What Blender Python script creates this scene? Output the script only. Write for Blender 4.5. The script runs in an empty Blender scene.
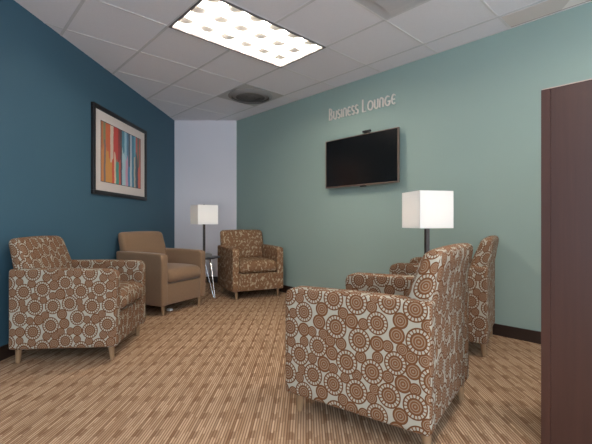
import bpy, bmesh, math, random
from mathutils import Vector, Matrix
random.seed(7)
sc = bpy.context.scene
col = sc.collection
R = math.radians

# ---------------------------------------------------------------- camera, world, exposure
EYE = 0.94
cam = bpy.data.cameras.new('camera'); cam.sensor_width = 36; cam.lens = 382 / 592 * 36
camo = bpy.data.objects.new('camera', cam); col.objects.link(camo)
camo.location = (0, 0, EYE); camo.rotation_euler = (R(90), 0, 0)
cam.clip_start = 0.05
sc.camera = camo
w = bpy.data.worlds.new('world'); sc.world = w; w.use_nodes = True
w.node_tree.nodes['Background'].inputs[0].default_value = (0.70, 0.85, 1.0, 1)
w.node_tree.nodes['Background'].inputs[1].default_value = 2.1
sc.view_settings.view_transform = 'Standard'; sc.view_settings.look = 'None'
sc.view_settings.gamma = 1; sc.view_settings.use_curve_mapping = False
sc.view_settings.exposure = 0.95
try:
    sc.cycles.use_denoising = True
    sc.cycles.max_bounces = 8
    sc.cycles.sample_clamp_indirect = 6
except Exception:
    pass
PANEL = 15.0          # strength of the ceiling fixtures' lit panel
PANEL_COL = (1.0, 0.90, 0.77)

# ---------------------------------------------------------------- node helpers
def mat(name):
    m = bpy.data.materials.new(name); m.use_nodes = True
    return m, m.node_tree, m.node_tree.nodes['Principled BSDF']
def nd(t, typ, **kw):
    n = t.nodes.new(typ)
    for k, v in kw.items(): setattr(n, k, v)
    return n
def val(t, sock, x):
    if isinstance(x, (int, float)): sock.default_value = x
    else: t.links.new(x, sock)
def M(t, op, a, b=None, c=None, clamp=False):
    n = nd(t, 'ShaderNodeMath', operation=op, use_clamp=clamp)
    val(t, n.inputs[0], a)
    if b is not None: val(t, n.inputs[1], b)
    if c is not None: val(t, n.inputs[2], c)
    return n.outputs[0]
def mix(t, f, a, b):
    n = nd(t, 'ShaderNodeMix', data_type='RGBA')
    val(t, n.inputs[0], f)
    for s, x in ((n.inputs[6], a), (n.inputs[7], b)):
        if isinstance(x, tuple): s.default_value = (*x, 1)
        else: t.links.new(x, s)
    return n.outputs[2]
def noise(t, vec, scale, detail=2, rough=0.5):
    n = nd(t, 'ShaderNodeTexNoise'); n.inputs['Scale'].default_value = scale
    n.inputs['Detail'].default_value = detail; n.inputs['Roughness'].default_value = rough
    t.links.new(vec, n.inputs['Vector']); return n.outputs['Fac']
def mapping(t, vec, scale=(1, 1, 1), rot=(0, 0, 0)):
    n = nd(t, 'ShaderNodeMapping'); n.inputs['Scale'].default_value = scale
    n.inputs['Rotation'].default_value = rot; t.links.new(vec, n.inputs['Vector']); return n.outputs[0]
def bump(t, b, h, strength, dist):
    n = nd(t, 'ShaderNodeBump'); n.inputs['Strength'].default_value = strength
    n.inputs['Distance'].default_value = dist; t.links.new(h, n.inputs['Height'])
    t.links.new(n.outputs[0], b.inputs['Normal'])
def srgb(r, g, b):
    f = lambda c: (c / 255 / 12.92) if c <= 10 else ((c / 255 + .055) / 1.055) ** 2.4
    return (f(r), f(g), f(b))
def plain(name, c, rough=0.5, metal=0.0, spec=None):
    m, t, b = mat(name)
    tc = nd(t, 'ShaderNodeTexCoord')
    f = noise(t, tc.outputs['Object'], 60, 2)
    t.links.new(mix(t, f, tuple(x * .94 for x in c), tuple(min(1, x * 1.06) for x in c)), b.inputs['Base Color'])
    b.inputs['Roughness'].default_value = rough; b.inputs['Metallic'].default_value = metal
    if spec is not None: b.inputs['Specular IOR Level'].default_value = spec
    return m

# ---------------------------------------------------------------- materials
def paint(name, c, rough=0.6):
    m, t, b = mat(name)
    g = nd(t, 'ShaderNodeNewGeometry')
    f = noise(t, g.outputs['Position'], 180, 3)
    big = noise(t, g.outputs['Position'], 1.3, 2)
    t.links.new(mix(t, big, tuple(x * .96 for x in c), tuple(x * 1.04 for x in c)), b.inputs['Base Color'])
    b.inputs['Roughness'].default_value = rough
    b.inputs['Specular IOR Level'].default_value = 0.3
    bump(t, b, f, 0.15, 0.001)
    return m
PAINT_L = paint('shaded_teal_paint', (0.052, 0.115, 0.158))  # left wall's lack of light put into a darker, bluer tone
PAINT_R = paint('sage_teal_paint', (0.295, 0.380, 0.335))
PAINT_W = paint('pale_grey_paint', (0.74, 0.69, 0.71))

def carpet_material():
    m, t, b = mat('ribbed_carpet')
    g = nd(t, 'ShaderNodeNewGeometry'); s = nd(t, 'ShaderNodeSeparateXYZ')
    t.links.new(mapping(t, g.outputs['Position'], rot=(0, 0, R(1.5))), s.inputs[0])
    X, Y = s.outputs[0], s.outputs[1]
    px, py = 0.085, 0.166
    cx = M(t, 'DIVIDE', X, px); cf = M(t, 'FLOOR', cx); fx = M(t, 'FRACT', cx)
    # ribs, eight to a column
    ri = M(t, 'FLOOR', M(t, 'MULTIPLY', cx, 7)); rf = M(t, 'FRACT', M(t, 'MULTIPLY', cx, 7))
    rib = M(t, 'MULTIPLY', M(t, 'SINE', M(t, 'MULTIPLY', rf, math.pi)), 1.0)
    # per rib, per dash random value
    wn = nd(t, 'ShaderNodeTexWhiteNoise', noise_dimensions='1D'); t.links.new(ri, wn.inputs['W'])
    yy = M(t, 'ADD', M(t, 'DIVIDE', Y, 0.13), M(t, 'MULTIPLY', wn.outputs[0], 9))
    cmb = nd(t, 'ShaderNodeCombineXYZ'); t.links.new(ri, cmb.inputs[0]); t.links.new(M(t, 'FLOOR', yy), cmb.inputs[1])
    w2 = nd(t, 'ShaderNodeTexWhiteNoise', noise_dimensions='2D'); t.links.new(cmb.outputs[0], w2.inputs['Vector'])
    rnd = w2.outputs[0]
    # dark blocks: one per cell
    fy = M(t, 'FRACT', M(t, 'ADD', M(t, 'DIVIDE', Y, py), M(t, 'MULTIPLY', wn.outputs[0], .14)))
    blk = M(t, 'MULTIPLY', M(t, 'LESS_THAN', fx, 0.38), M(t, 'LESS_THAN', fy, 0.36))
    line = M(t, 'LESS_THAN', fx, 0.14)
    hl = M(t, 'MULTIPLY', M(t, 'GREATER_THAN', fx, 0.14), M(t, 'LESS_THAN', fx, 0.27))
    hl = M(t, 'MULTIPLY', hl, M(t, 'GREATER_THAN', fy, 0.40))
    base = mix(t, rnd, srgb(172, 137, 106), srgb(208, 175, 143))
    base = mix(t, M(t, 'MULTIPLY', line, 0.50), base, srgb(126, 90, 62))
    base = mix(t, M(t, 'MULTIPLY', hl, 0.40), base, srgb(226, 192, 158))
    base = mix(t, M(t, 'MULTIPLY', blk, 0.48), base, srgb(132, 94, 66))
    gap = M(t, 'SUBTRACT', 1.0, rib)
    base = mix(t, M(t, 'MULTIPLY', M(t, 'POWER', gap, 1.3), 0.95), base, srgb(96, 66, 46))
    n = noise(t, g.outputs['Position'], 500, 2)
    base = mix(t, M(t, 'MULTIPLY', n, 0.25), base, srgb(110, 80, 60))
    t.links.new(base, b.inputs['Base Color'])
    b.inputs['Roughness'].default_value = 0.95; b.inputs['Specular IOR Level'].default_value = 0.1
    bump(t, b, M(t, 'ADD', rib, M(t, 'MULTIPLY', n, 0.5)), 0.5, 0.003)
    return m
CARPET = carpet_material()

def circle_layer(t, uv, size, rad, rnd, seed):
    """voronoi cells of `size` metres; returns (distance/radius, angle, inside) of the nearest motif"""
    mp = nd(t, 'ShaderNodeMapping'); mp.inputs['Scale'].default_value = (1 / size, .89 / size, 1)
    mp.inputs['Location'].default_value = (seed, seed * 1.7, 0)
    t.links.new(uv, mp.inputs['Vector'])
    v = nd(t, 'ShaderNodeTexVoronoi', voronoi_dimensions='2D', feature='F1')
    v.inputs['Scale'].default_value = 1; v.inputs['Randomness'].default_value = rnd
    t.links.new(mp.outputs[0], v.inputs['Vector'])
    d = nd(t, 'ShaderNodeVectorMath', operation='SUBTRACT')
    t.links.new(mp.outputs[0], d.inputs[0]); t.links.new(v.outputs['Position'], d.inputs[1])
    s = nd(t, 'ShaderNodeSeparateXYZ'); t.links.new(d.outputs[0], s.inputs[0])
    ang = M(t, 'ARCTAN2', s.outputs[1], s.outputs[0])
    sc_ = nd(t, 'ShaderNodeSeparateColor'); t.links.new(v.outputs['Color'], sc_.inputs[0])
    rr = M(t, 'MULTIPLY_ADD', sc_.outputs[0], rad * .22 / size, rad * .87 / size)
    q = M(t, 'DIVIDE', v.outputs['Distance'], rr)
    return q, ang, M(t, 'LESS_THAN', q, 1.0)
def band(t, q, a, b_):
    return M(t, 'MULTIPLY', M(t, 'GREATER_THAN', q, a), M(t, 'LESS_THAN', q, b_))
def pack(T, seed):
    """circles (u, v, radius, kind) packed on a repeating tile of T metres"""
    rn = random.Random(seed); C = []
    def ok(u, v, r, gap):
        for (a, b_, q, k) in C:
            du = abs(u - a); du = min(du, T - du); dv = abs(v - b_); dv = min(dv, T - dv)
            if math.hypot(du, dv) < r + q + gap: return False
        return True
    for kind, lo, hi, gap, want, tries in ((2, .048, .054, .006, 9, 4000), (1, .032, .036, -.007, 17, 9000), (0, .024, .029, -.011, 26, 12000)):
        n = 0
        for _ in range(tries):
            r = rn.uniform(lo, hi); u, v = rn.random() * T, rn.random() * T
            if ok(u, v, r, gap): C.append((u, v, r, kind)); n += 1
            if n >= want: break
    return C
def medallion_fabric(name, ground, brown):
    T = .37
    m, t, b = mat(name)
    tc = nd(t, 'ShaderNodeTexCoord'); uv = tc.outputs['UV']
    tv = mapping(t, uv, (1.07 / T, .96 / T, 0))
    wbl = noise(t, mapping(t, uv, (60, 60, 1)), 1.0, 1)
    best = {0: None, 1: None, 2: None}; bead = None
    for (u, v, r, kind) in pack(T, 5):
        s1 = nd(t, 'ShaderNodeVectorMath', operation='SUBTRACT'); t.links.new(tv, s1.inputs[0]); s1.inputs[1].default_value = (u / T - .5, v / T - .5, 0)
        s2 = nd(t, 'ShaderNodeVectorMath', operation='FRACTION'); t.links.new(s1.outputs[0], s2.inputs[0])
        s3 = nd(t, 'ShaderNodeVectorMath', operation='MULTIPLY_ADD'); t.links.new(s2.outputs[0], s3.inputs[0])
        k = T / r; s3.inputs[1].default_value = (k, k, 0); s3.inputs[2].default_value = (-k / 2, -k / 2, 0)
        ln = nd(t, 'ShaderNodeVectorMath', operation='LENGTH'); t.links.new(s3.outputs[0], ln.inputs[0])
        q = ln.outputs['Value']
        kk = 1 if kind < 2 else 2
        best[kk] = q if best[kk] is None else M(t, 'MINIMUM', best[kk], q)
        if kind == 2:
            sp = nd(t, 'ShaderNodeSeparateXYZ'); t.links.new(s3.outputs[0], sp.inputs[0])
            an = M(t, 'SINE', M(t, 'MULTIPLY', M(t, 'ARCTAN2', sp.outputs[1], sp.outputs[0]), 18))
            bd = M(t, 'MULTIPLY', band(t, q, .66, .88), M(t, 'GREATER_THAN', an, -.45))
            bead = bd if bead is None else M(t, 'MAXIMUM', bead, bd)
    dark2 = tuple(x * .74 for x in brown)
    c = ground
    q = best[1]
    fine = M(t, 'MULTIPLY', M(t, 'GREATER_THAN', M(t, 'SINE', M(t, 'MULTIPLY', q, 21)), .35), M(t, 'LESS_THAN', q, .82))
    disc = mix(t, M(t, 'MULTIPLY', fine, .42), brown, ground)
    disc = mix(t, band(t, q, .86, 1), disc, dark2)
    c = mix(t, M(t, 'LESS_THAN', q, 1), c, disc)
    q = best[2]
    fine = M(t, 'MULTIPLY', M(t, 'GREATER_THAN', M(t, 'SINE', M(t, 'MULTIPLY', q, 31)), .35), M(t, 'LESS_THAN', q, .54))
    disc = mix(t, M(t, 'MULTIPLY', fine, .42), brown, ground)
    disc = mix(t, band(t, q, .56, .66), disc, dark2)
    disc = mix(t, band(t, q, .90, 1), disc, dark2)
    disc = mix(t, bead, disc, ground)
    c = mix(t, M(t, 'LESS_THAN', q, 1), c, disc)
    wv = noise(t, mapping(t, uv, (900, 900, 1)), 1.0, 1)
    c = mix(t, M(t, 'MULTIPLY', wv, 0.15), c, tuple(x * .55 for x in brown))
    t.links.new(c, b.inputs['Base Color'])
    b.inputs['Roughness'].default_value = 0.85; b.inputs['Specular IOR Level'].default_value = 0.12
    return m
GROUND = srgb(168, 161, 145); BROWN = srgb(116, 74, 44)
MED = medallion_fabric('medallion_fabric', GROUND, BROWN)

def streaked_fabric():
    m, t, b = mat('streaked_medallion_fabric')
    tc = nd(t, 'ShaderNodeTexCoord'); uv = tc.outputs['UV']
    q, a, ins = circle_layer(t, uv, 0.11, 0.055, 0.8, 4.0)
    ring = M(t, 'MULTIPLY', band(t, q, 0.62, 0.88), M(t, 'GREATER_THAN', M(t, 'SINE', M(t, 'MULTIPLY', a, 5)), -0.1))
    n1 = noise(t, mapping(t, uv, (34, 17, 1)), 1.0, 2, .6)
    sp = M(t, 'GREATER_THAN', n1, 0.59)
    n2 = noise(t, mapping(t, uv, (60, 40, 1)), 1.0, 2)
    c = mix(t, n2, srgb(108, 76, 52), srgb(140, 104, 76))
    c = mix(t, M(t, 'MULTIPLY', sp, 0.75), c, srgb(186, 168, 140))
    c = mix(t, M(t, 'MULTIPLY', ring, 0.5), c, srgb(176, 156, 128))
    t.links.new(c, b.inputs['Base Color'])
    b.inputs['Roughness'].default_value = 0.85; b.inputs['Specular IOR Level'].default_value = 0.15
    return m
STREAK = streaked_fabric()
def tan_fabric():
    m, t, b = mat('plain_tan_fabric')
    tc = nd(t, 'ShaderNodeTexCoord'); uv = tc.outputs['UV']
    f = noise(t, mapping(t, uv, (260, 40, 1)), 1.0, 3, .6)
    g = noise(t, mapping(t, uv, (700, 700, 1)), 1.0, 1)
    c = mix(t, f, srgb(118, 91, 68), srgb(148, 117, 90))
    c = mix(t, M(t, 'MULTIPLY', g, .2), c, srgb(110, 82, 62))
    t.links.new(c, b.inputs['Base Color'])
    b.inputs['Roughness'].default_value = 0.9; b.inputs['Specular IOR Level'].default_value = 0.1
    b.inputs['Sheen Weight'].default_value = 0.2
    bump(t, b, g, .3, .001)
    return m
TAN = tan_fabric()

def wood(name, c0, c1, scale=(60, 60, 3), rough=.45):
    m, t, b = mat(name)
    tc = nd(t, 'ShaderNodeTexCoord')
    f = noise(t, mapping(t, tc.outputs['Object'], scale), 1.0, 4, .65)
    g = noise(t, mapping(t, tc.outputs['Object'], (scale[0] * .15, scale[1] * .15, scale[2] * .3)), 1.0, 2)
    c = mix(t, f, c0, c1); c = mix(t, M(t, 'MULTIPLY', g, .5), c, tuple(x * .75 for x in c0))
    t.links.new(c, b.inputs['Base Color']); b.inputs['Roughness'].default_value = rough
    return m
LEGWOOD = wood('light_maple', srgb(140, 108, 78), srgb(168, 134, 100))
CABWOOD = wood('reddish_walnut_laminate', srgb(60, 36, 29), srgb(84, 53, 43), (70, 70, 2.2), .38)
CABEDGE = wood('walnut_edge_band', srgb(64, 38, 30), srgb(86, 54, 44), (70, 70, 2.2), .35)
EDGELIGHT = plain('painted_edge_highlight', srgb(196, 172, 158), .4)  # cabinet's top edge catching light, put into a pale colour
BASEB = wood('dark_baseboard_vinyl', srgb(40, 26, 20), srgb(58, 38, 28), (4, 4, 60), .45)
BLACKW = plain('black_brown_frame', srgb(22, 14, 13), .4)
MATB = plain('cream_mat_board', srgb(214, 200, 192), .9)
BRONZE = plain('dark_bronze_metal', srgb(74, 66, 62), .35, .8)
CHROME = plain('chrome', srgb(225, 225, 225), .18, 1.0)
DARKMET = plain('charcoal_metal', srgb(60, 58, 60), .4, .5)
TEEW = plain('white_grid_metal', srgb(226, 220, 218), .5)
TEEG = plain('grey_grid_metal', srgb(212, 207, 206), .6)
BLACKP = plain('black_plastic', srgb(18, 18, 20), .4)
BEZEL = plain('brushed_bronze_bezel', srgb(138, 116, 104), .35, .7)
SIGNM = plain('brushed_nickel_letters', srgb(228, 218, 208), .5, .1)
WHITEP = plain('white_plastic', srgb(225, 225, 225), .4)
BULB = None
def ceiling_tile():
    m, t, b = mat('mineral_ceiling_tile')
    g = nd(t, 'ShaderNodeNewGeometry')
    f = noise(t, g.outputs['Position'], 90, 4, .7)
    sp = M(t, 'GREATER_THAN', noise(t, g.outputs['Position'], 260, 2), .72)
    c = mix(t, f, srgb(232, 226, 228), srgb(244, 239, 241))
    c = mix(t, M(t, 'MULTIPLY', sp, .35), c, srgb(168, 160, 158))
    t.links.new(c, b.inputs['Base Color']); b.inputs['Roughness'].default_value = .95
    b.inputs['Specular IOR Level'].default_value = .1
    bump(t, b, f, .3, .002)
    return m
TILE = ceiling_tile()
def screen_mat():
    m, t, b = mat('black_screen_glass')
    tc = nd(t, 'ShaderNodeTexCoord')
    f = noise(t, tc.outputs['Object'], 3, 1)
    t.links.new(mix(t, f, (.004, .004, .0045), (.006, .006, .006)), b.inputs['Base Color'])
    b.inputs['Roughness'].default_value = .22; b.inputs['Specular IOR Level'].default_value = .45
    return m
SCREEN = screen_mat()
def shade_mat():
    m, t, b = mat('white_linen_shade')
    tc = nd(t, 'ShaderNodeTexCoord')
    f = noise(t, mapping(t, tc.outputs['Object'], (300, 300, 300)), 1, 2)
    b.inputs['Roughness'].default_value = .9; b.inputs['Specular IOR Level'].default_value = .1
    c = mix(t, f, (.90, .88, .85), (.95, .93, .91))
    t.links.new(c, b.inputs['Base Color'])
    tr = nd(t, 'ShaderNodeBsdfTranslucent'); t.links.new(c, tr.inputs[0])
    ms = nd(t, 'ShaderNodeMixShader'); ms.inputs[0].default_value = .35
    out = t.nodes['Material Output']
    t.links.new(b.outputs[0], ms.inputs[1]); t.links.new(tr.outputs[0], ms.inputs[2]); t.links.new(ms.outputs[0], out.inputs[0])
    return m
SHADE = shade_mat()
def glow(name, c, s):
    m, t, b = mat(name)
    tc = nd(t, 'ShaderNodeTexCoord')
    f = noise(t, tc.outputs['Object'], 8, 1)
    t.links.new(mix(t, f, c, tuple(x * .97 for x in c)), b.inputs['Emission Color'])
    b.inputs['Emission Strength'].default_value = s
    b.inputs['Base Color'].default_value = (.8, .8, .8, 1)
    return m
BULB = glow('lit_frosted_bulb', (1.0, .85, .68), 9.0)
PANELM = glow('lit_fluorescent_panel', PANEL_COL, PANEL)
BLADE = plain('satin_white_louver', (.80, .79, .78), .35)
DIMPLE = plain('cell_reflection_tone', (.93, .91, .89), .4)  # pale tone for the added caps that imitate cell reflections

# ---------------------------------------------------------------- mesh helpers
def link(name, bm, m, parent=None, smooth=True, angle=40):
    me = bpy.data.meshes.new(name)
    bmesh.ops.recalc_face_normals(bm, faces=bm.faces[:])
    bm.to_mesh(me); bm.free()
    if smooth:
        for p in me.polygons: p.use_smooth = True
        try: me.set_sharp_from_angle(angle=R(angle))
        except Exception: pass
    ms = m if isinstance(m, (list, tuple)) else [m]
    for x in ms: me.materials.append(x)
    o = bpy.data.objects.new(name, me); col.objects.link(o)
    if parent: o.parent = parent
    return o
def tag(o, label=None, cat=None, group=None, kind=None):
    for k, v in (('label', label), ('category', cat), ('group', group), ('kind', kind)):
        if v: o[k] = v
    return o
def thing(name, label, cat, loc=(0, 0, 0), rz=0, group=None):
    o = bpy.data.objects.new(name, None); o.empty_display_size = .1; col.objects.link(o)
    o.location = loc; o.rotation_euler = (0, 0, rz)
    return tag(o, label, cat, group)
def copy_tree(o, parent=None):
    c = o.copy(); col.objects.link(c); c.parent = parent
    for ch in [x for x in col.objects if x.parent == o]: copy_tree(ch, c)
    return c
def structure(name, bm, m, o=None, rz=0):
    if o is not None:
        T = Matrix.Translation((*o, 0)) @ Matrix.Rotation(rz, 4, 'Z')
        bm.transform(T.inverted())
    ob = tag(link(name, bm, m, smooth=False), kind='structure')
    if o is not None: ob.location = (*o, 0); ob.rotation_euler = (0, 0, rz)
    return ob

def box(bm, x0, x1, y0, y1, z0, z1, bev=0, seg=2):
    vs = [bm.verts.new((x, y, z)) for x in (x0, x1) for y in (y0, y1) for z in (z0, z1)]
    fs = [bm.faces.new([vs[i] for i in f]) for f in ((0, 1, 3, 2), (4, 6, 7, 5), (0, 4, 5, 1), (2, 3, 7, 6), (0, 2, 6, 4), (1, 5, 7, 3))]
    if bev:
        es = {e for f in fs for e in f.edges}
        bmesh.ops.bevel(bm, geom=list(es), offset=bev, segments=seg, affect='EDGES', profile=.5)
    return bm
def B(*a, **k): return box(bmesh.new(), *a, **k)
def tube(bm, pts, r, n=10, r1=None):
    rings = []
    pts = [Vector(p) for p in pts]
    for i, p in enumerate(pts):
        d = (pts[min(i + 1, len(pts) - 1)] - pts[max(i - 1, 0)]).normalized()
        a = d.cross(Vector((0, 0, 1)) if abs(d.z) < .9 else Vector((1, 0, 0))).normalized(); b_ = d.cross(a)
        rr = r if r1 is None else r + (r1 - r) * i / (len(pts) - 1)
        rings.append([bm.verts.new(p + rr * (math.cos(2 * math.pi * k / n) * a + math.sin(2 * math.pi * k / n) * b_)) for k in range(n)])
    for A, C in zip(rings, rings[1:]):
        for k in range(n): bm.faces.new((A[k], A[(k + 1) % n], C[(k + 1) % n], C[k]))
    bm.faces.new(rings[0]); bm.faces.new(rings[-1][::-1])
    return bm
def lathe(bm, prof, n=32, c=(0, 0, 0)):
    rings = []
    for r, z in prof:
        rings.append([bm.verts.new((c[0] + r * math.cos(2 * math.pi * k / n), c[1] + r * math.sin(2 * math.pi * k / n), c[2] + z)) for k in range(n)])
    for A, C in zip(rings, rings[1:]):
        for k in range(n): bm.faces.new((A[k], A[(k + 1) % n], C[(k + 1) % n], C[k]))
    bm.faces.new(rings[0][::-1]); bm.faces.new(rings[-1])
    return bm
def softbox(x0, x1, y0, y1, z0, z1, r=.03, fn=None, n=(8, 8, 8), uvoff=(0, 0), rfn=None):
    """rounded upholstered block: subdivided, edges rounded by r, then bent by fn(p); UVs in metres"""
    bm = bmesh.new(); uvl = bm.loops.layers.uv.new('UVMap')
    lo = Vector((x0, y0, z0)); hi = Vector((x1, y1, z1)); cc = (lo + hi) / 2; h = (hi - lo) / 2
    def axis(hh, k):
        rr = min(r, hh * .98); e = [0, .25, .55, 1.0]
        a = [-hh + rr * (1 - math.cos(q * math.pi / 2)) if False else -hh + rr * q for q in e]
        inner = [-(hh - rr) + 2 * (hh - rr) * i / k for i in range(1, k)]
        return a + inner + [-x for x in a[::-1]]
    ax = [axis(h[i], n[i]) for i in range(3)]
    cache = {}
    def V(p):
        key = tuple(round(x, 6) for x in p)
        if key in cache: return cache[key]
        q = Vector(p); inn = Vector([max(-(h[i] - min(r, h[i] * .98)), min(h[i] - min(r, h[i] * .98), q[i])) for i in range(3)])
        d = q - inn
        if d.length > 1e-7:
            # cube point in the rounding zone -> sphere mapping
            mx = max(abs(x) for x in d) ; q = inn + d.normalized() * min(r, mx if mx > 1e-9 else r)
        q = q + cc
        if fn: q = Vector(fn(q))
        v = bm.verts.new(q); cache[key] = v; v_uv[v] = Vector(p) + cc
        return v
    v_uv = {}
    for a_ in range(3):
        b_, c_ = (a_ + 1) % 3, (a_ + 2) % 3
        for s in (-1, 1):
            for i in range(len(ax[b_]) - 1):
                for j in range(len(ax[c_]) - 1):
                    quad = []
                    for u, v in ((i, j), (i + 1, j), (i + 1, j + 1), (i, j + 1)):
                        p = [0, 0, 0]; p[a_] = s * h[a_]; p[b_] = ax[b_][u]; p[c_] = ax[c_][v]; quad.append(V(p))
                    if s < 0: quad = quad[::-1]
                    try: f = bm.faces.new(quad)
                    except ValueError: continue
                    for l in f.loops:
                        P = v_uv[l.vert]
                        if a_ == 0: uv = (P.y + s * 1.7, P.z)
                        elif a_ == 1: uv = (P.x + 3.3 + s * .9, P.z)
                        else: uv = (P.y, P.x * -1 + 5.1)
                        l[uvl].uv = (uv[0] + uvoff[0], uv[1] + uvoff[1])
    return bm

# ---------------------------------------------------------------- room shell
CEIL = 2.515
def on_left(Y): return -2.010 + .035 * (Y - 2.71)
CL = Vector((-1.885, 5.927)); CR = Vector((-.923, 5.927))
U = Vector((.6865, -.7272)); NR = Vector((-.7272, -.6865))          # right wall: direction towards the camera, inward normal
def wall_r(s, off=0): p = CR + U * s + NR * off; return (p.x, p.y)
GA = .7504
DI = Vector((-math.sin(GA), math.cos(GA))); DJ = Vector((math.cos(GA), math.sin(GA))); G0 = Vector((-.6042, 2.6173)); TI, TJ, TS = .6202, .5972, .597
def grid(i, j): p = G0 + TI * i * DI + TJ * j * DJ; return (p.x, p.y)
def prism(poly, z0, z1):
    bm = bmesh.new()
    a = [bm.verts.new((x, y, z0)) for x, y in poly]; b_ = [bm.verts.new((x, y, z1)) for x, y in poly]
    bm.faces.new(a[::-1]); bm.faces.new(b_)
    for k in range(len(poly)):
        q = (k + 1) % len(poly); bm.faces.new((a[k], a[q], b_[q], b_[k]))
    return bm
YB = -1.5  # shell cut short here so world light from behind reaches the ceiling
LB = (on_left(YB), YB); SR = 7.6
RE = wall_r(SR); REo = wall_r(SR, -.12)
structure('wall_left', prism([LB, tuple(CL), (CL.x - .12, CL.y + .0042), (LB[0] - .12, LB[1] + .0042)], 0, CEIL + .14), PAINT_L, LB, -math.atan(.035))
structure('wall_back', prism([tuple(CL), tuple(CR), (CR.x + .1, CR.y + .12), (CL.x - .12, CL.y + .12), (CL.x - .12, CL.y + .0045)], 0, CEIL + .14), PAINT_W)
structure('wall_right', prism([tuple(CR), RE, REo, wall_r(0, -.12)], 0, CEIL + .14), PAINT_R, tuple(CR), math.atan2(U.y, U.x))
floor_poly = [LB, tuple(CL), tuple(CR), RE, (RE[0], YB)]
structure('floor', prism(floor_poly, -.08, 0), CARPET)
# baseboards
def base_strip(p, q, n, name):
    p, q, n = Vector(p), Vector(q), Vector(n).normalized()
    t_ = .012
    structure(name, prism([tuple(p), tuple(q), tuple(q + n * t_), tuple(p + n * t_)], 0, .094), BASEB)
base_strip(LB, CL, (1, -.035), 'baseboard_left'); base_strip(CL, CR, (0, -1), 'baseboard_back'); base_strip(CR, RE, NR, 'baseboard_right')

# ceiling tiles (fixture and diffuser openings left out), clipped to the room
LIGHTS = [(0, 0), (-4, 0), (-4, -4)]
DIFF = [(2, 2), (-2, 1)]
holes = {(i, j + k) for i, j in LIGHTS for k in (0, 1)} | set(DIFF)
def clip(bm):
    def cut(p, n):
        bmesh.ops.bisect_plane(bm, geom=bm.verts[:] + bm.edges[:] + bm.faces[:], plane_co=(p[0], p[1], 0), plane_no=(n[0], n[1], 0), clear_outer=True)
    cut(LB, (-1, .035)); cut(CL, (0, 1)); cut(CR, -NR); cut((0, YB), (0, -1)); cut(RE, (1, 0))
    return bm
bm = bmesh.new()
for i in range(-16, 6):
    for j in range(-14, 14):
        if (i, j) in holes: continue
        vs = [bm.verts.new((*grid(*c), CEIL)) for c in ((i, j), (i + 1, j), (i + 1, j + 1), (i, j + 1))]
        top = [bm.verts.new((*grid(*c), CEIL + .02)) for c in ((i, j), (i + 1, j), (i + 1, j + 1), (i, j + 1))]
        bm.faces.new(vs); bm.faces.new(top[::-1])
        for k in range(4): bm.faces.new((vs[k], top[k], top[(k + 1) % 4], vs[(k + 1) % 4]))
vs = [bm.verts.new((*grid(*c), CEIL + .125)) for c in ((-16, -14), (6, -14), (6, 14), (-16, 14))]   # unseen slab added over the tiles to keep world light out
bm.faces.new(vs)
structure('ceiling', clip(bm), TILE)
def strip(bm, c0, c1, wdt, z0, z1):
    p, q = Vector(grid(*c0)), Vector(grid(*c1)); d = (q - p).normalized(); n = Vector((-d.y, d.x)) * wdt / 2
    pr = [p - n, q - n, q + n, p + n]
    a = [bm.verts.new((v.x, v.y, z0)) for v in pr]; b_ = [bm.verts.new((v.x, v.y, z1)) for v in pr]
    bm.faces.new(a); bm.faces.new(b_[::-1])
    for k in range(4): bm.faces.new((a[k], b_[k], b_[(k + 1) % 4], a[(k + 1) % 4]))
bm = bmesh.new()
for j in range(-14, 14):
    for i in range(-16, 6):
        if not ((i, j) in holes and (i, j - 1) in holes): strip(bm, (i, j), (i + 1, j), .021, CEIL - .003, CEIL - .0005)
structure('trim_1', clip(bm), TEEG)
bm = bmesh.new()
for i in range(-16, 6):
    for a, b_ in ((-14, None),):
        segs = [j for j in range(-14, 14) if not ((i, j) in holes and (i - 1, j) in holes)]
        for j in segs: strip(bm, (i, j + .02), (i, j + .98), .015, CEIL - .003, CEIL - .0005)
structure('trim_2', clip(bm), TEEW)
bm = bmesh.new()                                                    # wall angle along the right wall
p0, p1 = wall_r(0.0), wall_r(SR); q0, q1 = wall_r(0.0, .018), wall_r(SR, .018)
structure('trim_3', prism([p0, p1, q1, q0], CEIL - .006, CEIL - .0035), TEEW)

# stained border tile at the right wall
def stain_mat():
    m, t, b = mat('water_stained_tile')
    g = nd(t, 'ShaderNodeTexCoord'); s = nd(t, 'ShaderNodeSeparateXYZ'); t.links.new(g.outputs['Object'], s.inputs[0])
    X, Y = s.outputs[0], s.outputs[1]
    n = noise(t, g.outputs['Object'], 9, 3)
    e = M(t, 'ADD', M(t, 'DIVIDE', M(t, 'SUBTRACT', X, M(t, 'MULTIPLY', M(t, 'POWER', M(t, 'ABSOLUTE', Y), .7), .45)), .32), M(t, 'MULTIPLY', n, .08))
    c = mix(t, M(t, 'LESS_THAN', e, 1.0), srgb(244, 234, 228), srgb(220, 209, 202))
    rim = M(t, 'MULTIPLY', M(t, 'LESS_THAN', Y, .026), M(t, 'GREATER_THAN', n, .35))
    c = mix(t, M(t, 'MULTIPLY', rim, .75), c, srgb(120, 84, 60))
    t.links.new(c, b.inputs['Base Color']); b.inputs['Roughness'].default_value = .95
    return m
DW = (Vector(grid(0, 3)) - CR).dot(NR)                              # width of the border strip
st = B(0.0, 1.19, .012, DW - .014, -.0035, -.0008)
sto = link('trim_4', st, stain_mat(), smooth=False); tag(sto, kind='structure')
s0 = (Vector(grid(-2, 3)) - CR).dot(U) + .014
sto.location = (*wall_r(s0, 0), CEIL)
sto.rotation_euler = (0, 0, math.atan2(U.y, U.x))
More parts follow.
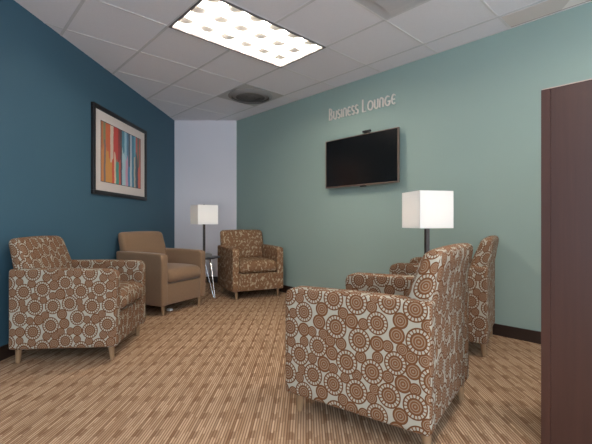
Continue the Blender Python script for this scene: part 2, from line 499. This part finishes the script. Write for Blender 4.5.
# local +Y must point into the room: mirror the strip if needed
if Vector((-math.sin(sto.rotation_euler.z), math.cos(sto.rotation_euler.z))).dot(NR) < 0: sto.scale = (1, -1, 1)

# ---------------------------------------------------------------- ceiling fixtures
def make_troffer():
    t = thing('ceiling_light', 'long recessed fluorescent ceiling light with eighteen white louver cells', 'ceiling light', (0, 0, 0), GA)
    L, W = TJ * 2, TI                                               # local x along DJ, y along DI
    bm = bmesh.new()
    e = .019
    for a in ((0, L, 0, e), (0, L, W - e, W), (0, e, e, W - e), (L - e, L, e, W - e)): box(bm, a[0] + .002 * (a[0] == 0), a[1], a[2], a[3], -.010, .002)
    link('frame', bm, plain('grey_fixture_trim', srgb(120, 114, 114), .4, .3), t, smooth=False)
    bm = bmesh.new()
    for a in ((0, L, 0, .012), (0, L, W - .012, W), (0, .012, .012, W - .012), (L - .012, L, .012, W - .012)): box(bm, *a, .003, .064)
    box(bm, 0, L, 0, W, .064, .072)
    link('housing', bm, BLADE, t, smooth=False)
    link('diffuser', B(.014, L - .014, .014, W - .014, .056, .061), PANELM, t, smooth=False)
    bm = bmesh.new()
    D = .030
    for k in range(1, 6): box(bm, L * k / 6 - .003, L * k / 6 + .003, .016, W - .016, 0, D)
    for k in range(1, 3):
        for q in range(6): box(bm, L * q / 6 + (.016 if q == 0 else .004), L * (q + 1) / 6 - (.016 if q == 5 else .004), W * k / 3 - .003, W * k / 3 + .003, 0, D)
    link('louver', bm, BLADE, t, smooth=False)
    for q in range(6):  # added caps standing in for the dimmer reflections inside the louver cells
        for k in range(3):
            link('reflection_cap', lathe(bmesh.new(), [(.078, .0), (.070, -.010), (.046, -.022), (.008, -.028)], 18, (L * (q + .5) / 6, W * (k + .5) / 3, .0555)), DIMPLE, t)
    return t
lab = ['long recessed fluorescent ceiling light with eighteen louver cells above the seating',
       'fluorescent ceiling light overhead to the right, outside the picture above the dark cabinet',
       'fluorescent ceiling light overhead behind the viewpoint', 'fluorescent ceiling light far behind the viewpoint on the left',
       'fluorescent ceiling light far behind the viewpoint on the right']
tro = make_troffer()
for k, (i, j) in enumerate(LIGHTS):
    o = tro if k == 0 else copy_tree(tro)
    o.location = (*grid(i, j), CEIL); tag(o, lab[k], 'ceiling light', 'recessed fluorescent ceiling lights')

# round-faced air diffuser
t = thing('air_diffuser', 'square ceiling air vent with a dark round face near the back corner', 'air vent', (*grid(2.5, 2.5), CEIL), GA)
PLATE = plain('grey_vent_enamel', srgb(196, 190, 186), .6)
VD = plain('mid_grey_vent', srgb(150, 144, 140), .8); VD2 = plain('dark_grey_vent', srgb(116, 110, 106), .85)  # vent face greys, darker towards the centre
link('plate', B(-TJ / 2 + .002, TJ / 2 - .002, -TI / 2 + .002, TI / 2 - .002, -.003, .006), PLATE, t, smooth=False)
for k, (r0, r1) in enumerate(((.275, .235), (.225, .18), (.17, .125), (.115, .07))):
    bm = bmesh.new()
    n = 40; rr = []
    for r_, z in ((r0, -.005), (r0, -.008), (r1, -.030 + .004 * k), (r1, -.026 + .004 * k)):
        rr.append([bm.verts.new((r_ * math.cos(2 * math.pi * q / n), r_ * math.sin(2 * math.pi * q / n), z)) for q in range(n)])
    for a in range(4):
        for q in range(n): bm.faces.new((rr[a][q], rr[a][(q + 1) % n], rr[(a + 1) % 4][(q + 1) % n], rr[(a + 1) % 4][q]))
    link('vane', bm, VD if k < 2 else VD2, t)
link('core', lathe(bmesh.new(), [(.26, -.0035), (.26, -.0048)], 40), VD2, t)
link('cone', lathe(bmesh.new(), [(.058, -.006), (.055, -.022), (.02, -.026)], 24), VD2, t)
t = thing('air_diffuser', 'square white plaque air vent at the top edge beside the ceiling light', 'air vent', (*grid(-1.5, 1.5), CEIL), GA)
link('plate', B(-TJ / 2 + .002, TJ / 2 - .002, -TI / 2 + .002, TI / 2 - .002, -.002, .006), plain('off_white_enamel', srgb(206, 200, 200), .5), t, smooth=False)
link('plaque', B(-.21, .21, -.21, .21, -.014, -.0025, bev=.004), plain('off_white_enamel', srgb(200, 194, 195), .5), t, smooth=False)

# ---------------------------------------------------------------- armchairs (local +X = the way the chair faces)
def make_chair(fabric, uo=(0, 0), label='armchair', group=None):
    seatfab = fabric
    t = thing('armchair', label, 'armchair', group=group)
    D0, D1, HW, AT = -.33, .33, .335, .085
    ZB, ZA = .10, .63
    def arm_fn(p):
        x, y, z = p
        if z > ZA - .06 and x > D1 - .06:                            # bigger radius at the front top corner
            a, b_ = x - (D1 - .06), z - (ZA - .06); l = math.hypot(a, b_)
            if l > .06: x, z = D1 - .06 + a / l * .06, ZA - .06 + b_ / l * .06
        if z > .4: z -= .010 * max(0, (x - 0) / .33) * (z - .4) / .23
        return (x, y, z)
    for s in (-1, 1):
        y0, y1 = (HW - AT, HW) if s > 0 else (-HW, -HW + AT)
        link('arm', softbox(D0, D1, y0, y1, ZB, ZA, .018, arm_fn, (22, 2, 18), (s * .31 + uo[0], uo[1])), fabric, t, angle=80)
    link('seat_base', softbox(D0 + .04, D1 - .012, -HW + AT - .004, HW - AT + .004, ZB + .002, .315, .012, None, (6, 6, 3), (.47, .2)), fabric, t, angle=80)
    def cush(p):
        x, y, z = p
        if z > .40:
            fx = max(0, 1 - ((x - .06) / .29) ** 2); fy = max(0, 1 - (y / .26) ** 2)
            z += .030 * math.sqrt(fx) * math.sqrt(fy)
        if x > .26: x += .016 * max(0, 1 - ((z - .385) / .08) ** 2)
        return (x, y, z)
    link('seat_cushion', softbox(-.20, D1 + .004, -HW + AT + .002, HW - AT - .002, .317, .450, .050, cush, (10, 10, 3), (.9 + uo[0], .4 + uo[1])), seatfab, t, angle=80)
    def back_fn(p):
        x, y, z = p
        f = min(1, max(0, (x + .327) / .11))                          # 0 at the rear face, 1 at the front
        rear = .042 * max(0, (z - .56) / .27) ** 1.2
        front = .075 * (z - .63) / .20 if z > .63 else .30 * (z - .63) * .6
        x -= rear * (1 - f) + front * f
        if f > .9: x += .012 * max(0, 1 - (y / .3) ** 2) * max(0, 1 - ((z - .66) / .2) ** 2)
        if z > .79: z += .008 * max(0, 1 - (y / .3) ** 2)
        return (x, y, z)
    link('backrest', softbox(-.327, -.217, -.300, .300, 0.44, .828, .044, back_fn, (3, 10, 10), (.2 + uo[0], .13 + uo[1])), fabric, t, angle=80)
    link('back_panel', softbox(-.3275, -.225, -HW + AT + .001, HW - AT - .001, ZB + .01, .50, .010, None, (3, 8, 8), (.2 + uo[0], .13 + uo[1])), fabric, t, angle=80)
    for sx in (-.295, .275):
        for sy in (-.275, .275):
            link('leg', tube(bmesh.new(), [(sx, sy, ZB + .004), (sx + (.008 if sx > 0 else -.008), sy, 0)], .021, 14, .013), LEGWOOD, t)
    return t
def place(o, x, y, fx, fy):
    o.location = (x, y, 0); o.rotation_euler = (0, 0, math.atan2(fy, fx))
G = 'armchairs around the lounge'
c4 = make_chair(MED, (0.0, 0.0), 'circle-patterned armchair in the foreground seen from behind, nearest of the chairs', G)
place(c4, .437, 1.970, -.814, .581); c4.scale = (1.075, 1.065, 1.0)
c1 = make_chair(MED, (.13, .21), 'circle-patterned armchair at the left edge with its side turned to the view', G)
place(c1, -1.573, 2.856, math.cos(R(5.5)), math.sin(R(5.5))); c1.scale = (1.035, 1, 1)
c5 = make_chair(MED, (.29, .08), 'circle-patterned armchair against the green wall, mostly hidden behind the nearest chair', G)
place(c5, 1.186, 3.066, -.85, .52); c5.scale = (1.04, 1, 1)
c3 = make_chair(STREAK, (0, 0), 'brown armchair with cream flecks facing forward near the back corner', G)
place(c3, -.605, 4.975, .46, -.888)
c2 = make_chair(TAN, (0, 0), 'plain tan armchair without pattern below the framed picture', G)
place(c2, -1.470, 4.205, .901, -.433)

# ---------------------------------------------------------------- side tables and table lamps
TH = .505
def make_table():
    t = thing('side_table', 'x', 'side table')
    link('tabletop', lathe(bmesh.new(), [(.19, 0), (.2, .003), (.2, .011), (.19, .014)], 48, (0, 0, TH - .014)), DARKMET, t)
    link('rim', lathe(bmesh.new(), [(.135, 0), (.14, .002), (.14, .01), (.13, .012)], 40, (0, 0, TH - .0265)), DARKMET, t)
    for k in range(3):
        a = R(-38 + 120 * k); c, s = math.cos(a), math.sin(a)
        def P(r, w_, z): return (r * c - w_ * s, r * s + w_ * c, z)
        pts = [P(.06, -.05, TH - .027), P(.195, -.010, .020), P(.200, -.004, .007), P(.200, .004, .007), P(.195, .010, .020), P(.06, .05, TH - .027)]
        link('hairpin_leg', tube(bmesh.new(), pts, .0055, 8), CHROME, t)
    return t
def make_lamp(w_, h_, ztop):
    t = thing('table_lamp', 'x', 'table lamp')
    link('base', B(-.078, .078, -.078, .078, 0, .036, bev=.004), plain('stone_grey_base', srgb(120, 114, 108), .6), t, smooth=False)
    link('pole', B(-.013, .013, -.013, .013, .0365, ztop - h_ - .004, bev=.002), BRONZE, t, smooth=False)
    link('socket', lathe(bmesh.new(), [(.012, 0), (.018, .01), (.018, .045), (.012, .05)], 16, (0, 0, ztop - h_ - .003)), BRONZE, t)
    link('bulb', lathe(bmesh.new(), [(.012, 0), (.028, .035), (.03, .055), (.02, .08), (.004, .088)], 20, (0, 0, ztop - h_ + .0485)), BULB, t)
    a = w_ / 2; th = .003
    bm = bmesh.new()
    for q in ((-a, a, -a, -a + th), (-a, a, a - th, a), (-a, -a + th, -a + th, a - th), (a - th, a, -a + th, a - th)): box(bm, *q, ztop - h_, ztop)
    sh = link('lamp_shade', bm, SHADE, t, smooth=False)
    bm = bmesh.new()
    tube(bm, [(-a + th, 0, ztop - .006), (a - th, 0, ztop - .006)], .002, 6); tube(bm, [(0, -a + th, ztop - .006), (0, a - th, ztop - .006)], .002, 6)
    # harp from the socket up to the spider
    tube(bm, [(0, .016, ztop - h_ + .02), (0, .05, ztop - h_ + .08), (0, .045, ztop - .06), (0, 0, ztop - .006)], .002, 6)
    tube(bm, [(0, -.016, ztop - h_ + .02), (0, -.05, ztop - h_ + .08), (0, -.045, ztop - .06), (0, 0, ztop - .006)], .002, 6)
    link('spider', bm, BRONZE, sh)
    link('finial', lathe(bmesh.new(), [(.006, 0), (.013, .004), (.013, .010), (.004, .014)], 14, (0, 0, ztop - .002)), BRONZE, t)
    return t
tb1 = make_table(); tag(tb1, 'small dark side table on chrome hairpin legs between the tan and the flecked armchair', 'side table')
tb1.location = (-1.155, 4.80, 0)
tb2 = copy_tree(tb1); tag(tb2, 'side table hidden behind the nearest armchair holding the lamp by the green wall', 'side table')
tb2.location = (.85, 2.56, 0)
l1 = make_lamp(.262, .238, 1.150 - TH); tag(l1, 'white square-shaded lamp in the back corner standing on the hairpin side table', 'table lamp')
l1.location = (-1.155, 4.80, TH); l1.rotation_euler = (0, 0, R(35))
l2 = make_lamp(.236, .240, 1.140 - TH); tag(l2, 'white square-shaded lamp by the green wall, rising behind the nearest armchair', 'table lamp')
l2.location = (.872, 2.545, TH); l2.rotation_euler = (0, 0, R(12))

# ---------------------------------------------------------------- framed picture on the left wall
pa, pb = 3.665, 4.875
pA, pB_ = Vector((on_left(pa), pa)), Vector((on_left(pb), pb))
PW = (pB_ - pA).length; PH = .885
t = thing('framed_picture', 'framed print of bright vertical stripes hanging on the shaded teal wall', 'picture', (pA.x + .002, pA.y, 1.212), math.atan2(pB_.y - pA.y, pB_.x - pA.x))
# local x along the wall, -y into the room
FW, FD = .042, .034
bm = bmesh.new()
for a in ((0, PW, 0, FW), (0, PW, PH - FW, PH), (0, FW, FW, PH - FW), (PW - FW, PW, FW, PH - FW)): box(bm, a[0], a[1], -FD, 0, a[2], a[3], bev=.004)
link('frame', bm, BLACKW, t, smooth=False)
link('mat_board', B(FW, PW - FW, -.016, -.002, FW, PH - FW), MATB, t, smooth=False)
AX0, AX1, AZ0, AZ1 = .155, PW - .155, .135, PH - .135
bm = bmesh.new()
for a in ((AX0, AX1, AZ0, AZ0 + .005), (AX0, AX1, AZ1 - .005, AZ1), (AX0, AX0 + .005, AZ0, AZ1), (AX1 - .005, AX1, AZ0, AZ1)): box(bm, a[0], a[1], -.0185, -.0162, a[2], a[3])
link('mat_bevel', bm, plain('dark_mat_bevel', srgb(80, 66, 70), .8), t, smooth=False)
def art_mat():
    m, tt, b = mat('striped_print')
    tc = nd(tt, 'ShaderNodeTexCoord'); s = nd(tt, 'ShaderNodeSeparateXYZ'); tt.links.new(tc.outputs['Object'], s.inputs[0])
    u = M(tt, 'DIVIDE', M(tt, 'SUBTRACT', s.outputs[0], AX0), AX1 - AX0)
    v = M(tt, 'DIVIDE', M(tt, 'SUBTRACT', s.outputs[2], AZ0), AZ1 - AZ0)
    wob = noise(tt, mapping(tt, tc.outputs['Object'], (3, 3, 9)), 1, 3, .6)
    uu = M(tt, 'ADD', u, M(tt, 'MULTIPLY', M(tt, 'SUBTRACT', wob, .5), .035))
    def ramp(stops):
        r = nd(tt, 'ShaderNodeValToRGB'); r.color_ramp.interpolation = 'CONSTANT'
        e = r.color_ramp.elements
        while len(e) > 1: e.remove(e[-1])
        e[0].position = 0; e[0].color = (*srgb(*stops[0][1]), 1)
        for p, c in stops[1:]:
            x = e.new(p); x.color = (*srgb(*c), 1)
        tt.links.new(uu, r.inputs[0]); return r.outputs[0]
    top = ramp([(0, (190, 110, 60)), (.05, (130, 130, 90)), (.10, (206, 96, 50)), (.20, (214, 190, 170)), (.27, (196, 52, 44)), (.38, (150, 44, 44)), (.43, (80, 60, 66)), (.48, (60, 130, 150)), (.54, (150, 190, 205)),
                (.60, (70, 120, 150)), (.65, (40, 60, 76)), (.69, (180, 190, 200)), (.74, (50, 120, 150)), (.80, (90, 160, 180)), (.85, (200, 90, 84)), (.90, (110, 110, 90)), (.95, (186, 96, 84))])
    bot = ramp([(0, (206, 130, 70)), (.06, (120, 104, 104)), (.10, (206, 140, 60)), (.24, (210, 70, 48)), (.29, (220, 190, 160)), (.33, (60, 150, 136)), (.40, (200, 70, 50)), (.44, (66, 66, 80)), (.48, (170, 200, 206)),
                (.57, (206, 150, 176)), (.63, (60, 130, 170)), (.69, (196, 206, 210)), (.74, (44, 120, 150)), (.80, (190, 180, 160)), (.84, (60, 90, 100)), (.88, (70, 50, 80)), (.92, (214, 100, 76))])
    sel = M(tt, 'GREATER_THAN', v, M(tt, 'ADD', .05, M(tt, 'MULTIPLY', noise(tt, mapping(tt, tc.outputs['Object'], (14, 14, 1)), 1, 2), .95)))
    c = mix(tt, sel, bot, top)
    n = noise(tt, mapping(tt, tc.outputs['Object'], (60, 60, 12)), 1, 3, .7)
    c = mix(tt, M(tt, 'MULTIPLY', n, .14), c, srgb(200, 180, 160))
    tt.links.new(c, b.inputs['Base Color']); b.inputs['Roughness'].default_value = .5
    return m
link('print', B(AX0 + .0055, AX1 - .0055, -.0178, -.0163, AZ0 + .0055, AZ1 - .0055), art_mat(), t, smooth=False)

# ---------------------------------------------------------------- television on the right wall
RZ = math.atan2(U.y, U.x)                                            # local x towards the camera along the wall, local -y... see below
def on_wall(name, label, cat, s, z, group=None):
    # local x = along the wall to the right as seen, local -y = out into the room
    return thing(name, label, cat, (*wall_r(s, 0), z), RZ, group)
TVs0, TVs1, TZ0, TZ1 = 1.938, 2.902, 1.331, 1.877
t = on_wall('television', 'wide flat black television mounted on the green wall below the lettering', 'television', TVs0, TZ0)
TW, TVH = TVs1 - TVs0, TZ1 - TZ0
f0 = -.085
link('body', B(.004, TW - .004, f0 + .003, f0 + .035, .004, TVH - .004, bev=.004), BLACKP, t, smooth=False)
link('screen', B(.012, TW - .012, f0 - .0015, f0 + .002, .016, TVH - .010), SCREEN, t, smooth=False)
bm = bmesh.new()
box(bm, 0, TW, f0 - .005, f0 + .025, 0, .015, bev=.002); box(bm, 0, TW, f0 - .004, f0 + .025, TVH - .008, TVH, bev=.002)
box(bm, 0, .010, f0 - .004, f0 + .025, .0155, TVH - .0085, bev=.002); box(bm, TW - .010, TW, f0 - .004, f0 + .025, .0155, TVH - .0085, bev=.002)
link('bezel', bm, BEZEL, t, smooth=False)
link('badge_shadow', B(TW / 2 + .015, TW / 2 + .085, f0 - .006, f0 + .02, -.014, -.0005, bev=.004), BLACKP, t, smooth=False)  # dark bump standing in for the shadow lump under the bezel
link('wall_mount', B(TW / 2 - .2, TW / 2 + .2, f0 + .036, -.001, .12, TVH - .12), BLACKP, t, smooth=False)
t = on_wall('webcam', 'small black webcam sitting on the top edge of the television', 'webcam', 2.52, TZ1)
link('camera_body', B(-.052, .052, f0 - .012, f0 + .018, .012, .034, bev=.008, seg=3), BLACKP, t)
link('clip', B(-.03, .03, f0 - .008, f0 + .025, .0005, .0115, bev=.002), BLACKP, t)
link('lens', tube(bmesh.new(), [(0, f0 - .0125, .023), (0, f0 - .019, .023)], .009, 16), DARKMET, t)

# ---------------------------------------------------------------- BUSINESS LOUNGE letters
def arc(cx, cz, rx, rz, a0, a1, n=14):
    return [(cx + rx * math.cos(R(a0 + (a1 - a0) * k / n)), cz + rz * math.sin(R(a0 + (a1 - a0) * k / n))) for k in range(n + 1)]
def glyph(ch):
    if ch == 'B': return .46, [[(.06, 0), (.06, 1)], [(.06, 1)] + arc(.14, .74, .22, .26, 90, -90) + [(.06, .48)], [(.06, .48)] + arc(.16, .24, .26, .24, 90, -90) + [(.06, 0)]]
    if ch == 'U': return .66, [[(.08, 1)] + arc(.33, .30, .25, .30, 180, 360) + [(.58, 1)]]
    if ch == 'S': return .52, [arc(.27, .74, .19, .26, 30, 270, 16) + arc(.27, .24, .19, .24, 90, -150, 16)]
    if ch == 'I': return .24, [[(.12, 0), (.12, 1)]]
    if ch == 'N': return .66, [[(.08, 0)] + arc(.33, .70, .25, .30, 180, 0) + [(.58, 0)]]
    if ch == 'E': return .60, [arc(.36, .5, .28, .5, 50, 310, 20), [(.08, .5), (.50, .5)]]
    if ch == 'L': return .50, [[(.08, 1), (.08, 0), (.44, 0)]]
    if ch == 'O': return .92, [arc(.46, .5, .38, .5, 0, 360, 28)]
    if ch == 'G': return .84, [arc(.44, .5, .36, .5, 50, 350, 22) + [(.80, .44), (.48, .44)]]
    return .4, []
def ribbon(bm, pts, wd, y0, y1):
    P = [Vector(p) for p in pts]; closed = (P[0] - P[-1]).length < 1e-4
    L, Rr = [], []
    for i, p in enumerate(P):
        a = P[i] - P[i - 1] if i > 0 else (P[0] - P[-2] if closed else P[1] - P[0])
        b_ = P[i + 1] - P[i] if i < len(P) - 1 else (P[1] - P[0] if closed else P[-1] - P[-2])
        d = (a.normalized() + b_.normalized()); d = d.normalized() if d.length > 1e-6 else b_.normalized()
        n = Vector((-d.y, d.x)); k = 1 / max(.6, n.dot(Vector((-b_.y, b_.x)).normalized()))
        L.append(p + n * wd / 2 * k); Rr.append(p - n * wd / 2 * k)
    q = [[bm.verts.new((v.x, y, v.y)) for v in S] for S in (L, Rr) for y in (y0, y1)]
    lf, lb, rf, rb = q
    for i in range(len(P) - 1):
        for A, C in ((lf, rf), (rb, lb), (lb, lf), (rf, rb)): bm.faces.new((A[i], A[i + 1], C[i + 1], C[i]))
    bm.faces.new((lf[0], rf[0], rb[0], lb[0])); bm.faces.new((lf[-1], lb[-1], rb[-1], rf[-1]))
t = on_wall('wall_sign', 'metal lettering reading Business Lounge mounted high on the green wall', 'sign', 1.932, 2.138)
x = 0.0; seq = [(c, .132 if k == 0 else .094) for k, c in enumerate('BUSINESS')] + [(' ', .09)] + [(c, .132 if k == 0 else .096) for k, c in enumerate('LOUNGE')]
tot = sum((.55 if c == ' ' else glyph(c)[0] + .13) * h for c, h in seq); fx = .905 / tot
for c, h in seq:
    if c == ' ': x += .55 * h * fx; continue
    wd, strokes = glyph(c)
    bm = bmesh.new()
    for k, s in enumerate(strokes): ribbon(bm, [(x + px * h * fx, pz * h) for px, pz in s], .0105, -.024 - .0004 * k, -.008)
    link('letter', bm, SIGNM, t, smooth=False)
    x += (wd + .13) * h * fx

# ---------------------------------------------------------------- tall cabinet at the right
CH = 1.494
p = Vector((1.027, 1.594))
t = thing('tall_cabinet', 'tall reddish-brown wooden cabinet end panel at the right edge of the view', 'cabinet', (p.x, p.y, 0), RZ)
# local x along the face towards the camera's right, local +y away (behind the face)
link('side_panel', B(0, .030, .003, .42, .0, CH - .004), CABEDGE, t, smooth=False)
link('face_panel', B(.0305, 1.10, .003, .022, .0, CH - .004), CABWOOD, t, smooth=False)
link('back_panel', B(.0305, 1.10, .40, .42, .0, CH - .004), CABWOOD, t, smooth=False)
link('top', B(0, 1.10, .0, .422, CH - .0035, CH, bev=.001), EDGELIGHT, t, smooth=False)
link('corner_trim', B(-.0035, .030, -.001, .0025, .0, CH - .004), CABEDGE, t, smooth=False)

# ---------------------------------------------------------------- small floor box under the tan chair
t = thing('floor_outlet', 'small white plastic outlet box on the carpet beneath the tan armchair', 'outlet', (-1.34, 4.05, 0), R(-26))
link('box', B(-.026, .026, -.02, .02, 0, .022, bev=.004), WHITEP, t, smooth=False)
link('lid', B(-.018, .018, -.013, .013, .0225, .025, bev=.001), WHITEP, t, smooth=False)
